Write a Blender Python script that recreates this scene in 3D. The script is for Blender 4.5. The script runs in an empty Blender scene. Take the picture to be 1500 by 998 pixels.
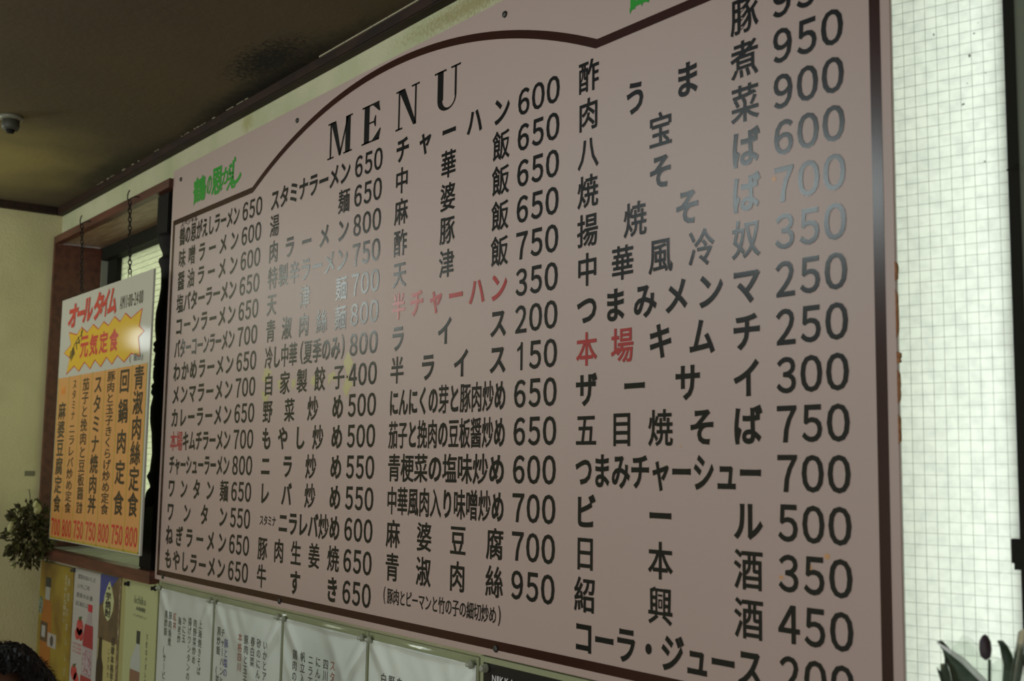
import bpy, bmesh, math, random
import numpy as np
from mathutils import Vector, Matrix
from mathutils.geometry import tessellate_polygon
random.seed(7)
sc = bpy.context.scene
COL = sc.collection
# ------------------------------------------------------------------ camera
F_PX = 1710.3; YAW = 0.9251; PITCH = 0.1100; ROLL = 0.0146
cd = bpy.data.cameras.new('camera'); cam = bpy.data.objects.new('camera', cd); COL.objects.link(cam)
sc.camera = cam
cd.sensor_width = 36.0; cd.sensor_fit = 'HORIZONTAL'; cd.lens = F_PX/1500*36.0
fw = Vector((-math.sin(YAW)*math.cos(PITCH), math.cos(YAW)*math.cos(PITCH), math.sin(PITCH)))
r0 = Vector((math.cos(YAW), math.sin(YAW), 0)); u0 = r0.cross(fw)
rr = r0*math.cos(ROLL)+u0*math.sin(ROLL); uu = -r0*math.sin(ROLL)+u0*math.cos(ROLL)
m = Matrix((rr, uu, -fw)).transposed().to_4x4(); m.translation = Vector((0, -1, 1.6))
cam.matrix_world = m
cd.clip_start = 0.02
cd.dof.use_dof = True; cd.dof.focus_distance = 1.85; cd.dof.aperture_fstop = 8.0
# ------------------------------------------------------------------ world, lights, exposure
w = bpy.data.worlds.new('world'); sc.world = w; w.use_nodes = True
bg = w.node_tree.nodes['Background']; bg.inputs[0].default_value = (0.965, 1.0, 0.95, 1); bg.inputs[1].default_value = 2.15
sc.view_settings.view_transform = 'Standard'; sc.view_settings.look = 'None'
sc.view_settings.gamma = 1; sc.view_settings.use_curve_mapping = False
sc.view_settings.exposure = 0.08
def area(name, loc, target, sx, sy, power, col):
    ld = bpy.data.lights.new(name, 'AREA'); ld.shape = 'RECTANGLE'; ld.size = sx; ld.size_y = sy
    ld.energy = power; ld.color = col
    o = bpy.data.objects.new(name, ld); COL.objects.link(o); o.location = loc
    o.rotation_euler = (Vector(target)-Vector(loc)).to_track_quat('-Z', 'Y').to_euler(); return o
# daylight through the shop front behind the camera, an added fill, and the room's lamps
area('shop_front_daylight', (0.8, -4.3, 1.1), (-1.8, 0, 1.8), 3.0, 1.6, 52, (1.0, 0.97, 0.92))
area('sheet_fill_light', (-1.9, -4.5, 1.35), (-2.0, 0, 1.5), 2.0, 1.5, 42, (1.0, 0.98, 0.93))  # added fill without a real window, brightens the menu sheets behind the person
area('ceiling_lamp_light', (-1.84, -1.30, 2.29), (-1.0, 0.4, 1.5), 0.55, 0.14, 5.0, (0.88, 1.0, 1.0))
for nm, pw, rad, lc in (('hanging_lamp_light', 7.5, 0.14, (-3.34, -0.85, 2.165)), ('corner_lamp_light', 0.14, 0.035, (-3.38, -0.26, 1.965))):
    pl = bpy.data.lights.new(nm, 'POINT'); pl.energy = pw; pl.color = (0.92, 1.0, 0.96); pl.shadow_soft_size = rad
    plo = bpy.data.objects.new(nm, pl); COL.objects.link(plo); plo.location = lc
# ------------------------------------------------------------------ materials
def mat(name, col, rough=0.6, spec=0.5, metal=0.0, noise=None, bump=None, trans=0.0, coat=0.0):
    """noise=(scale, colour2, lo, hi[, stretch xyz]) blends in a second colour; bump=(scale, strength)"""
    M = bpy.data.materials.new(name); M.use_nodes = True; nt = M.node_tree; b = nt.nodes['Principled BSDF']
    b.inputs['Base Color'].default_value = (*col, 1); b.inputs['Roughness'].default_value = rough
    b.inputs['Specular IOR Level'].default_value = spec; b.inputs['Metallic'].default_value = metal
    b.inputs['Transmission Weight'].default_value = trans; b.inputs['Coat Weight'].default_value = coat; b.inputs['Coat Roughness'].default_value = 0.22
    tc = nt.nodes.new('ShaderNodeTexCoord')
    if noise:
        mp = nt.nodes.new('ShaderNodeMapping'); nt.links.new(tc.outputs['Object'], mp.inputs[0])
        if len(noise) > 4: mp.inputs['Scale'].default_value = noise[4]
        n = nt.nodes.new('ShaderNodeTexNoise'); n.inputs['Scale'].default_value = noise[0]; n.inputs['Detail'].default_value = 6
        nt.links.new(mp.outputs[0], n.inputs['Vector'])
        r = nt.nodes.new('ShaderNodeValToRGB'); r.color_ramp.elements[0].position = noise[2]; r.color_ramp.elements[1].position = noise[3]
        r.color_ramp.elements[0].color = (*col, 1); r.color_ramp.elements[1].color = (*noise[1], 1)
        nt.links.new(n.outputs['Fac'], r.inputs[0]); nt.links.new(r.outputs[0], b.inputs['Base Color'])
    if bump:
        n2 = nt.nodes.new('ShaderNodeTexNoise'); n2.inputs['Scale'].default_value = bump[0]; n2.inputs['Detail'].default_value = 5
        nt.links.new(tc.outputs['Object'], n2.inputs['Vector'])
        bp = nt.nodes.new('ShaderNodeBump'); bp.inputs['Strength'].default_value = bump[1]; bp.inputs['Distance'].default_value = 0.01
        nt.links.new(n2.outputs['Fac'], bp.inputs['Height']); nt.links.new(bp.outputs[0], b.inputs['Normal'])
    return M
def stain_or_shade(M, centre, scale, col, lo=0.3, hi=1.0, nscale=30, namt=0.5):
    """a stain patch, also for painted shade, fixed in the surface: ellipsoid mask broken up by noise"""
    nt = M.node_tree; b = nt.nodes['Principled BSDF']; L = nt.links; N = nt.nodes.new
    tc = N('ShaderNodeTexCoord'); mp = N('ShaderNodeMapping'); L.new(tc.outputs['Object'], mp.inputs[0])
    mp.vector_type = 'POINT'
    mp.inputs['Scale'].default_value = [1/s for s in scale]; mp.inputs['Location'].default_value = [-c/s for c, s in zip(centre, scale)]
    ln = N('ShaderNodeVectorMath'); ln.operation = 'LENGTH'; L.new(mp.outputs[0], ln.inputs[0])
    n = N('ShaderNodeTexNoise'); n.inputs['Scale'].default_value = nscale; n.inputs['Detail'].default_value = 8
    L.new(tc.outputs['Object'], n.inputs['Vector'])
    a = N('ShaderNodeMath'); a.operation = 'MULTIPLY_ADD'; L.new(n.outputs['Fac'], a.inputs[0]); a.inputs[1].default_value = namt; L.new(ln.outputs['Value'], a.inputs[2])
    mr = N('ShaderNodeMapRange'); mr.interpolation_type = 'SMOOTHSTEP'; L.new(a.outputs[0], mr.inputs[0]); mr.inputs[1].default_value = lo+namt*.5; mr.inputs[2].default_value = hi+namt*.5
    mr.inputs[3].default_value = 1; mr.inputs[4].default_value = 0
    mx = N('ShaderNodeMix'); mx.data_type = 'RGBA'; L.new(mr.outputs[0], mx.inputs[0])
    src = b.inputs['Base Color']
    if src.is_linked: L.new(src.links[0].from_socket, mx.inputs[6])
    else: mx.inputs[6].default_value = src.default_value[:]
    mx.inputs[7].default_value = (*col, 1); L.new(mx.outputs[2], src)

CREAM = (0.46, 0.46, 0.30)
m_wall = mat('plaster', (.43, .42, .28), 0.9, 0.2, noise=(7, (0.33, 0.36, 0.20), 0.40, 0.72), bump=(240, 0.25))
stain_or_shade(m_wall, (-2.30, 0, 2.335), (0.045, 1, 0.035), (0.32, 0.31, 0.15), nscale=60, namt=.9, lo=.1, hi=1.0)
stain_or_shade(m_wall, (-1.45, 0, 2.33), (0.35, 1, 0.03), (0.28, 0.26, 0.13), nscale=160, namt=1.6, lo=.1, hi=.8)
m_wall_left = mat('plaster_left', (0.50, 0.46, 0.255), 0.9, 0.2, noise=(5, (0.39, 0.36, 0.19), 0.38, 0.75), bump=(160, 0.2))
m_wall_other = mat('plaster_room', (0.30, 0.27, 0.19), 0.9, 0.2)
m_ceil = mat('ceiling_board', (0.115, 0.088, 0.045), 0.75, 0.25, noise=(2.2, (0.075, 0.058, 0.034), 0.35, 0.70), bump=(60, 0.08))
stain_or_shade(m_ceil, (-3.15, -0.40, 0), (0.55, 0.42, 9), (0.27, 0.215, 0.075), nscale=6, namt=0.6, lo=.2, hi=1.1)
stain_or_shade(m_ceil, (-1.55, -0.42, 0), (0.75, 0.32, 9), (0.10, 0.068, 0.038), nscale=8, namt=0.6, lo=.2, hi=1.1)
stain_or_shade(m_ceil, (-2.01, -0.075, 0), (0.25, 0.10, 9), (0.012, 0.011, 0.008), nscale=110, namt=1.2, lo=.25, hi=.8)
stain_or_shade(m_ceil, (-2.15, -0.02, 0), (0.60, 0.06, 9), (0.022, 0.019, 0.013), nscale=40, namt=0.5, lo=.2, hi=1.0)  # shade along the moulding, painted into the ceiling colour
stain_or_shade(m_ceil, (-3.05, -0.035, 0), (0.42, 0.055, 9), (0.05, 0.042, 0.022), nscale=24, namt=0.6, lo=.2, hi=1.1)
m_floor = mat('floor_vinyl', (0.10, 0.075, 0.05), 0.5, noise=(6, (0.07, 0.05, 0.035), .4, .6))
m_trim = mat('stained_trim', (0.030, 0.015, 0.010), 0.6, 0.2, noise=(14, (0.014, 0.009, 0.007), .35, .7, (1, 4, 4)))
m_red = mat('reddish_wood', (0.105, 0.037, 0.022), 0.45, 0.4, noise=(10, (0.055, 0.02, 0.013), .35, .7, (1, 6, 6)))
m_soffit = mat('soffit_wood', (0.30, 0.20, 0.13), 0.45, 0.4, noise=(10, (0.17, 0.09, 0.055), .35, .7, (1, 8, 8)))
m_blackwood = mat('black_wood', (0.006, 0.005, 0.004), 0.7, 0.15)
m_alu = mat('dull_aluminium', (0.22, 0.23, 0.18), 0.5, 0.4)
m_alu2 = mat('grey_green_sash', (0.13, 0.155, 0.115), 0.55, 0.3)
m_black = mat('black_rubber', (0.010, 0.010, 0.007), 0.7, 0.15)
m_white = mat('white_board', (0.42, 0.42, 0.38), 0.6, 0.3, noise=(30, (0.30, 0.30, 0.25), .4, .8))
m_wire = mat('wire', (0.24, 0.26, 0.22), 0.6)
def pane_mat(name, col, col2, ns, stretch):
    M = bpy.data.materials.new(name); M.use_nodes = True; nt = M.node_tree; L = nt.links; N = nt.nodes.new
    nt.nodes.remove(nt.nodes['Principled BSDF']); out = nt.nodes['Material Output']
    tr = N('ShaderNodeBsdfTranslucent'); gl = N('ShaderNodeBsdfGlossy'); gl.inputs['Roughness'].default_value = .35; gl.inputs['Color'].default_value = (.8, .8, .8, 1)
    tc = N('ShaderNodeTexCoord'); mp = N('ShaderNodeMapping'); mp.inputs['Scale'].default_value = stretch; L.new(tc.outputs['Object'], mp.inputs[0])
    n = N('ShaderNodeTexNoise'); n.inputs['Scale'].default_value = ns; n.inputs['Detail'].default_value = 6; L.new(mp.outputs[0], n.inputs['Vector'])
    r = N('ShaderNodeValToRGB'); r.color_ramp.elements[0].position = .42; r.color_ramp.elements[1].position = .68
    r.color_ramp.elements[0].color = (*col, 1); r.color_ramp.elements[1].color = (*col2, 1)
    L.new(n.outputs['Fac'], r.inputs[0]); L.new(r.outputs[0], tr.inputs[0])
    bp = N('ShaderNodeBump'); bp.inputs['Strength'].default_value = .4; bp.inputs['Distance'].default_value = .004; L.new(n.outputs['Fac'], bp.inputs['Height']); L.new(bp.outputs[0], gl.inputs['Normal'])
    mx = N('ShaderNodeMixShader'); mx.inputs[0].default_value = .05; L.new(tr.outputs[0], mx.inputs[1]); L.new(gl.outputs[0], mx.inputs[2]); L.new(mx.outputs[0], out.inputs[0])
    return M
m_pane_r = pane_mat('frosted_wired_glass', (0.85, 0.88, 0.84), (0.74, 0.77, 0.74), 90, (1, 1, 1))
m_pane_l = pane_mat('frosted_ribbed_glass', (0.56, 0.58, 0.45), (0.46, 0.48, 0.37), 30, (1, 1, 7))
BR = 0.25; CW = 0.0
m_pink = mat('pink_gloss_panel', (0.350, 0.258, 0.225), 0.52, 0.95)
m_band = mat('brown_print', (0.030, 0.010, 0.007), BR, 0.33, coat=CW)
m_ink = mat('black_print', (0.008, 0.009, 0.009), BR, 0.33, coat=CW)
m_redink = mat('red_print', (0.32, 0.045, 0.045), BR, 0.33, coat=CW)
m_green = mat('green_print', (0.035, 0.27, 0.04), BR, 0.33, coat=CW)
m_yell = mat('faded_yellow', (0.38, 0.34, 0.155), 0.35, noise=(120, (0.41, 0.33, 0.20), .5, .75))
m_orangestain = mat('orange_stain', (0.46, 0.25, 0.11), 0.4)
m_screw = mat('dull_screw', (0.05, 0.05, 0.045), 0.5, metal=.6)
m_rust = mat('rust_brown', (0.20, 0.075, 0.02), 0.8, noise=(200, (0.30, 0.13, 0.05), .4, .6))
# hanging sign
m_swhite = mat('sign_white', (0.46, 0.46, 0.40), 0.15, 0.5)
m_strip = mat('sign_orange', (0.56, 0.275, 0.088), 0.15, 0.5)
m_olive = mat('sign_olive_line', (0.36, 0.28, 0.03), 0.15, 0.5)
m_star = mat('sign_yellow', (0.64, 0.40, 0.02), 0.15, 0.5)
m_sred = mat('sign_red', (0.50, 0.03, 0.03), 0.15, 0.5)
m_sink = mat('sign_black', (0.02, 0.012, 0.012), 0.15, 0.5)
m_sfade = mat('sign_faded_ink', (0.30, 0.32, 0.30), 0.22, 0.5)
m_steel = mat('dark_steel', (0.015, 0.013, 0.012), 0.45, 0.5, metal=.7)

# ------------------------------------------------------------------ mesh helpers
def link(name, me, material=None, parent=None):
    o = bpy.data.objects.new(name, me); COL.objects.link(o)
    if material is not None and len(me.materials) == 0: me.materials.append(material)
    if parent is not None: o.parent = parent
    return o
def tag(o, label=None, cat=None, group=None, kind=None):
    if label: o['label'] = label
    if cat: o['category'] = cat
    if group: o['group'] = group
    if kind: o['kind'] = kind
    return o
def mk(name, V, Fc, material, parent=None, smooth=False):
    me = bpy.data.meshes.new(name); me.from_pydata([tuple(v) for v in V], [], [tuple(f) for f in Fc]); me.update()
    if smooth:
        for p in me.polygons: p.use_smooth = True
    return link(name, me, material, parent)
def boxes(name, L, material, parent=None, bevel=0.0):
    """L = list of (x0,x1,y0,y1,z0,z1)"""
    bm = bmesh.new()
    for (x0, x1, y0, y1, z0, z1) in L:
        vs = [bm.verts.new((x, y, z)) for x in (x0, x1) for y in (y0, y1) for z in (z0, z1)]
        for f in ((0, 1, 3, 2), (4, 6, 7, 5), (0, 4, 5, 1), (2, 3, 7, 6), (0, 2, 6, 4), (1, 5, 7, 3)): bm.faces.new([vs[i] for i in f])
    bmesh.ops.recalc_face_normals(bm, faces=bm.faces)
    if bevel: bmesh.ops.bevel(bm, geom=bm.edges[:], offset=bevel, segments=2, affect='EDGES')
    me = bpy.data.meshes.new(name); bm.to_mesh(me); bm.free()
    return link(name, me, material, parent)
def prism(name, pts, y0, y1, material, parent=None):
    """polygon pts in (x,z), from y0 (front, towards room) to y1"""
    bm = bmesh.new(); n = len(pts)
    a = [bm.verts.new((x, y0, z)) for x, z in pts]; b = [bm.verts.new((x, y1, z)) for x, z in pts]
    fa = bm.faces.new(a); fb = bm.faces.new(b[::-1])
    for i in range(n): bm.faces.new((a[i], b[i], b[(i+1) % n], a[(i+1) % n]))
    bmesh.ops.recalc_face_normals(bm, faces=bm.faces)
    bm.faces.remove(fa); bm.faces.remove(fb)
    for tri in tessellate_polygon([[Vector((x, z, 0)) for x, z in pts]]):
        for L_ in (a, b):
            try: bm.faces.new([L_[i] for i in tri])
            except ValueError: pass
    me = bpy.data.meshes.new(name); bm.to_mesh(me); bm.free()
    return link(name, me, material, parent)
def lathe(name, prof, material, parent=None, seg=24, axis='Z', cx=0, cy=0, cz=0, smooth=True):
    V = []; Fc = []
    for (r, h) in prof:
        for k in range(seg):
            t = 2*math.pi*k/seg; c, s = r*math.cos(t), r*math.sin(t)
            V.append((cx+c, cy+s, cz+h) if axis == 'Z' else (cx+c, cy+h, cz+s) if axis == 'Y' else (cx+h, cy+c, cz+s))
    for i in range(len(prof)-1):
        for k in range(seg):
            Fc.append((i*seg+k, i*seg+(k+1) % seg, (i+1)*seg+(k+1) % seg, (i+1)*seg+k))
    Fc.append(tuple(range(seg))[::-1]); Fc.append(tuple((len(prof)-1)*seg+k for k in range(seg)))
    o = mk(name, V, Fc, material, parent, smooth)
    bm = bmesh.new(); bm.from_mesh(o.data); bmesh.ops.recalc_face_normals(bm, faces=bm.faces); bm.to_mesh(o.data); bm.free()
    return o
def tube(name, pts, r, material, parent=None, seg=8, closed=False):
    pts = [Vector(p) for p in pts]; V = []; Fc = []; n = len(pts); up = Vector((0.31, 0.2, 0.93))
    for i, p in enumerate(pts):
        t = (pts[(i+1) % n]-pts[i-1]) if closed else (pts[min(i+1, n-1)]-pts[max(i-1, 0)])
        t.normalize(); a = t.cross(up).normalized(); b = t.cross(a)
        for k in range(seg):
            th = 2*math.pi*k/seg; V.append(p+a*r*math.cos(th)+b*r*math.sin(th))
    for i in range(n if closed else n-1):
        for k in range(seg): Fc.append((i*seg+k, i*seg+(k+1) % seg, ((i+1) % n)*seg+(k+1) % seg, ((i+1) % n)*seg+k))
    if not closed: Fc += [tuple(range(seg)), tuple((n-1)*seg+k for k in range(seg))]
    return mk(name, V, Fc, material, parent, True)
def empty(name, loc=(0, 0, 0)):
    o = bpy.data.objects.new(name, None); COL.objects.link(o); o.location = loc; o.empty_display_size = .05
    return o
def kids(root):
    """parts were modelled in world coordinates: keep them in place under a moved Empty"""
    inv = Matrix.Translation(root.location).inverted()
    for c in root.children: c.matrix_parent_inverse = inv

# ------------------------------------------------------------------ lettering
GC = {}
def glyph(ch, bev):
    key = (ch, bev)
    if key in GC: return GC[key]
    c = bpy.data.curves.new('g', 'FONT'); c.body = ch; c.resolution_u = 3
    c.bevel_depth = bev; c.bevel_resolution = 0
    o = bpy.data.objects.new('g', c); COL.objects.link(o)
    dg = bpy.context.evaluated_depsgraph_get(); me = bpy.data.meshes.new_from_object(o.evaluated_get(dg))
    V = np.array([v.co[:] for v in me.vertices]) if len(me.vertices) else np.zeros((0, 3))
    keep = [tuple(p.vertices) for p in me.polygons if all(V[i, 2] > -bev*.5-1e-6 for i in p.vertices)]   # front half only
    used = sorted({i for f in keep for i in f}); mp_ = {o_: k for k, o_ in enumerate(used)}
    V = V[used] if used else V; Fc = [tuple(mp_[i] for i in f) for f in keep]
    bpy.data.objects.remove(o); bpy.data.curves.remove(c); bpy.data.meshes.remove(me)
    GC[key] = (V, Fc); return GC[key]
EMC = 0.38      # height of the em box centre above the baseline
ADV = 1.0       # em advance of a full-width glyph
class Ink:
    """collects glyphs laid on the plane y=const (x right, z up), then builds one mesh"""
    def __init__(s, y): s.y = y; s.V = []; s.F = []; s.n = 0
    def add(s, V2, Fc, dz=None):
        k = s.n; s.V.append(V2); s.F += [tuple(i+k for i in f) for f in Fc]; s.n += len(V2)
    def em(s, ch, cx, cz, w, h, bev=0.012, shear=0.0, rot=0.0, vert=False):
        V, Fc = glyph(ch, bev)
        if len(V) == 0: return
        x = (V[:, 0]-ADV/2); z = (V[:, 1]-EMC)
        if vert and ch in 'ー－-': x, z = -z*1.0, -x
        x = (x+shear*z)*w; z = z*h
        if rot: x, z = x*math.cos(rot)-z*math.sin(rot), x*math.sin(rot)+z*math.cos(rot)
        s.add(np.stack([cx+x, s.y-0.00001*(V[:, 2] > bev*.5), cz+z], 1), Fc)
    def fit(s, ch, x0, x1, z0, z1, bev=0.012, shear=0.0):
        V, Fc = glyph(ch, bev); a = V.min(0); b = V.max(0)
        u = (V[:, 0]-a[0])/(b[0]-a[0]); v = (V[:, 1]-a[1])/(b[1]-a[1])
        s.add(np.stack([x0+u*(x1-x0)+shear*(v-.5)*(z1-z0), s.y-0.00001*(V[:, 2] > bev*.5), z0+v*(z1-z0)], 1), Fc)
    def row(s, txt, x0, x1, zc, h, wmax, bev=None, cells=None):
        n = len(txt); w = min(wmax, (x1-x0)/n); pitch = (x1-x0-w)/(n-1) if n > 1 else 0
        for i, ch in enumerate(txt):
            if ch == ' ': continue
            if cells is not None and i not in cells: continue
            b = bev if bev is not None else (0.016 if ord(ch) > 0x3fff else 0.030)
            s.em(ch, x0+w/2+i*pitch, zc, w, h, b)
    def col(s, txt, cx, zt, zb, w, hmax, bev=None):
        n = len(txt); h = min(hmax, (zt-zb)/n); pitch = (zt-zb-h)/(n-1) if n > 1 else 0
        for i, ch in enumerate(txt):
            if ch == ' ': continue
            b = bev if bev is not None else (0.016 if ord(ch) > 0x3fff else 0.030)
            s.em(ch, cx, zt-h/2-i*pitch, w, h, b, vert=True)
    def poly(s, pts):
        k = s.n; s.V.append(np.array([(x, s.y, z) for x, z in pts])); s.F.append(tuple(range(k, k+len(pts)))); s.n += len(pts)
    def price(s, t, xc, zc, pitch, h, bev=0.018):
        W = {'0': .0290, '1': .0125, '4': .0290}
        for i, ch in enumerate(t):
            wd = W.get(ch, .0268)*pitch/.034; c = xc+(i-1)*pitch; 
            if ch == '1':
                s.poly([(c+.0004, zc-h/2), (c+.0052, zc-h/2), (c+.0052, zc+h/2), (c+.0012, zc+h/2), (c+.0004, zc+h*.40)]); s.poly([(c-.0075, zc+h*.27), (c-.0070, zc+h*.17), (c+.0004, zc+h*.25), (c+.0004, zc+h*.40)]); continue
            s.fit(chr(ord(ch)-48+0xFF10), c-wd/2, c+wd/2, zc-h/2, zc+h/2, bev)
    def build(s, name, material, parent=None):
        return mk(name, np.concatenate(s.V).tolist(), s.F, material, parent)

# ================================================================== SETTING
WY = 0.012; CZ = 2.3718; XL = -3.6375
tag(boxes('wall_back', [
    (XL-.1, 2.6, WY, .20, 2.284, CZ+.1), (-2.70, -.72, WY, .20, 0, 2.284), (-.45, 2.6, WY, .20, 0, 2.284),
    (XL-.1, -2.70, WY, .20, 0, 1.335), (-.72, -.45, WY, .20, 0, 1.18)], m_wall),
    'stained greenish cream plaster wall that the menu board is screwed to', 'wall', kind='structure')
tag(boxes('wall_left', [(XL-.1, XL, -4.8, WY, 0, CZ+.1)], m_wall_left), 'bare yellowish cream plaster wall left of the window', 'wall', kind='structure')
tag(boxes('wall_right', [(2.6, 2.7, -4.8, .2, 0, CZ+.1)], m_wall_other), 'cream plaster wall to the right of the camera', 'wall', kind='structure')
tag(boxes('wall_front', [(XL-.1, 2.7, -4.9, -4.8, 0, CZ+.1)], m_wall_other), 'cream plaster wall behind the camera', 'wall', kind='structure')
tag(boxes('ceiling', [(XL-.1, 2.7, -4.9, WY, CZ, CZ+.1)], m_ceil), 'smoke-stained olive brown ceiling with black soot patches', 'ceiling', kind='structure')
tag(boxes('floor', [(XL-.1, 2.7, -4.9, .2, -.05, 0)], m_floor), 'dark vinyl floor of the dining room', 'floor', kind='structure')
tag(boxes('trim_1', [(XL, 2.6, -.010, WY, 2.3496, CZ)], m_trim, bevel=.002), 'dark brown ceiling moulding running above the menu board', 'trim', kind='structure')
tag(boxes('trim_2', [(XL, XL+.022, -4.8, -.010, 2.3496, CZ)], m_trim, bevel=.002), 'dark brown ceiling moulding along the left wall', 'trim', kind='structure')
# chipped paint line where the moulding meets the ceiling
chips = []
for k in range(26):
    x = random.uniform(-3.3, -2.12)
    chips.append((x, x+random.uniform(.006, .035), -.0112, -.0095, CZ-random.uniform(.0008, .0020), CZ-.0002))
for k in range(14):
    chips.append((-1.93+k*.05, -1.93+k*.05+.049, -.0125, -.0095, CZ-.0026, CZ-.0002))
tag(boxes('paint_chip', chips, mat('pale_chip', (0.30, 0.27, 0.18), .8), None), 'flaking pale paint line between ceiling and moulding', 'paint', kind='stuff')

# ---- window_1: recess at the left, behind the hanging sign
w1 = empty('window_1', (-3.18, .07, 1.352)); tag(w1, 'wood-cased window with milky glass behind the hanging sign', 'window', kind='structure')
boxes('top_casing', [(XL, -2.690, -.010, WY, 2.2615, 2.2840)], m_red, w1, bevel=.001)
boxes('soffit', [(XL, -2.70, WY, .13, 2.2635, 2.2840)], m_soffit, w1)
boxes('jamb', [(XL, XL+.0175, -.010, .13, 1.352, 2.2615)], m_red, w1)
boxes('right_jamb', [(-2.712, -2.70, WY, .13, 1.352, 2.2615)], m_red, w1)
boxes('sill_casing', [(XL, -2.690, -.012, .022, 1.3235, 1.352)], m_red, w1, bevel=.001)
boxes('sill_board', [(XL, -2.70, .022, .20, 1.33, 1.3515)], m_white, w1)
boxes('track', [(XL, XL+.020, .13, .150, 1.352, 2.2635)], m_alu, w1)
boxes('top_rail', [(XL, -2.70, .13, .19, 2.2245, 2.2840)], m_black, w1)
boxes('stile', [(XL, -3.535, .150, .19, 1.352, 2.2245)], m_black, w1)
boxes('bottom_rail', [(-3.535, -2.70, .15, .19, 1.352, 1.375)], m_alu, w1)
pn = boxes('pane', [(-3.535, -2.70, .166, .170, 1.375, 2.2245)], m_pane_l, w1)
tag(boxes('rib', [(-3.53, -2.725, .1645, .166, 1.38+k*.0165, 1.3808+k*.0165) for k in range(51)], m_wire, pn), kind='stuff')
kids(w1)

# ---- window_2: tilted sash of wired glass at the right of the board
w2 = empty('window_2', (-.60, .05, 1.18)); tag(w2, 'bright frosted wired-glass sash right of the menu board', 'window', kind='structure')
ANG = math.radians(15.6); PX, PY = -.7045, .020
def pane_pt(s, d=0): return (PX+s*math.cos(ANG)-d*math.sin(ANG)*-1*-1, PY+s*math.sin(ANG)+d*math.cos(ANG))
def slanted(name, L, material, parent):
    bm = bmesh.new()
    for (s0, s1, d0, d1, z0, z1) in L:
        vs = []
        for s_ in (s0, s1):
            for d in (d0, d1):
                for z in (z0, z1):
                    vs.append(bm.verts.new((PX+s_*math.cos(ANG)-d*math.sin(ANG), PY+s_*math.sin(ANG)+d*math.cos(ANG), z)))
        for f in ((0, 1, 3, 2), (4, 6, 7, 5), (0, 4, 5, 1), (2, 3, 7, 6), (0, 2, 6, 4), (1, 5, 7, 3)): bm.faces.new([vs[i] for i in f])
    bmesh.ops.recalc_face_normals(bm, faces=bm.faces)
    me = bpy.data.meshes.new(name); bm.to_mesh(me); bm.free(); return link(name, me, material, parent)
pane2 = slanted('pane', [(-.012, .1125, 0, .004, 1.20, 2.26)], m_pane_r, w2)
WS = .01125
wires = [(i*WS-.0095, i*WS-.00922, -.0003, 0, 1.20, 2.26) for i in range(11)] + [(-.012, .1125, -.0003, 0, 1.203+k*.01135, 1.20332+k*.01135) for k in range(93)]
tag(slanted('wire_grid', wires, m_wire, pane2), kind='stuff')
def smudge(s_, z, rs, rz):
    V = [(PX+(s_+rs*k_*math.cos(t))*math.cos(ANG)+.0006*math.sin(ANG), PY+(s_+rs*k_*math.cos(t))*math.sin(ANG)-.0006*math.cos(ANG), z+rz*k_*math.sin(t)) for t, k_ in [(i*math.pi/6, random.uniform(.5, 1.1)) for i in range(12)]]
    mk('grime_spot', V, [tuple(range(12))], m_grime, pane2)['label'] = 'dark grime spot on the glass'
m_grime = mat('grime', (.09, .095, .075), .9)
for a_ in ((.079, 2.018, .0017, .0024), (.0715, 1.969, .0018, .0012), (.084, 2.040, .0012, .001), (.0445, 2.047, .001, .0018), (.088, 2.05, .0008, .0006), (.094, 1.9970, .0010, .0006), (.076, 1.990, .0006, .001), (.0905, 1.908, .0010, .0010)): smudge(*a_)
slanted('gasket', [(.1125, .1225, -.004, .014, 1.18, 2.28)], m_black, w2)
slanted('sash_stile', [(.1225, .235, -.002, .016, 1.18, 2.28)], m_alu2, w2)
lt = slanted('latch', [(.1065, .130, -.012, -.004, 1.520, 1.5425)], m_black, w2)
slanted('latch_tip', [(.1085, .130, -.011, -.004, 1.514, 1.520)], m_black, lt)
tube('wire_hook', [(-.592, .040, 1.8935), (-.588, .036, 1.8930), (-.583, .034, 1.8938), (-.5785, .034, 1.8955)], .0009, m_black, w2)
boxes('sill_board', [(-.72, -.45, WY-.01, .20, 1.165, 1.18)], m_red, w2)
boxes('head', [(-.72, -.45, WY, .20, 2.262, 2.284)], m_red, w2)
kids(w2)

# ---- turned baluster post standing in the window recess beside the board
BX = -2.768
prof = [(.050, 1.500), (.0474, 1.5067), (.0446, 1.5323), (.0355, 1.545), (.0369, 1.553), (.0446, 1.5713), (.0382, 1.5834), (.0347, 1.6257), (.0383, 1.6767), (.0428, 1.7026), (.0435, 1.737), (.0385, 1.7636),
        (.0436, 1.7700), (.0442, 1.7748), (.0418, 1.7810), (.0442, 1.7870), (.0435, 1.7903), (.0383, 1.7964), (.0410, 1.8080), (.0414, 1.820), (.0407, 1.833), (.0385, 1.8355), (.0418, 1.8401), (.0383, 1.8689), (.0430, 1.8735), (.0430, 1.8775), (.0405, 1.8832),
        (.0440, 1.8880), (.0433, 1.8924), (.0381, 1.8999), (.0417, 1.9268), (.0422, 1.950), (.0412, 1.9702), (.0360, 2.000), (.0328, 2.0286), (.0330, 2.060), (.0349, 2.0782), (.0413, 2.0940), (.0405, 2.1010), (.0320, 2.108), (.0326, 2.1158), (.0400, 2.132), (.0440, 2.1464), (.0478, 2.160)]
bal = empty('baluster_post', (BX, .045, 1.352)); tag(bal, 'black turned wooden post standing in the window left of the menu board', 'post')
lathe('turned_shaft', prof, m_blackwood, bal, 32, cx=BX, cy=.045)
boxes('square_base', [(BX-.0415, BX+.0415, .0035, .0865, 1.3521, 1.505)], m_blackwood, bal, bevel=.003)
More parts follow.
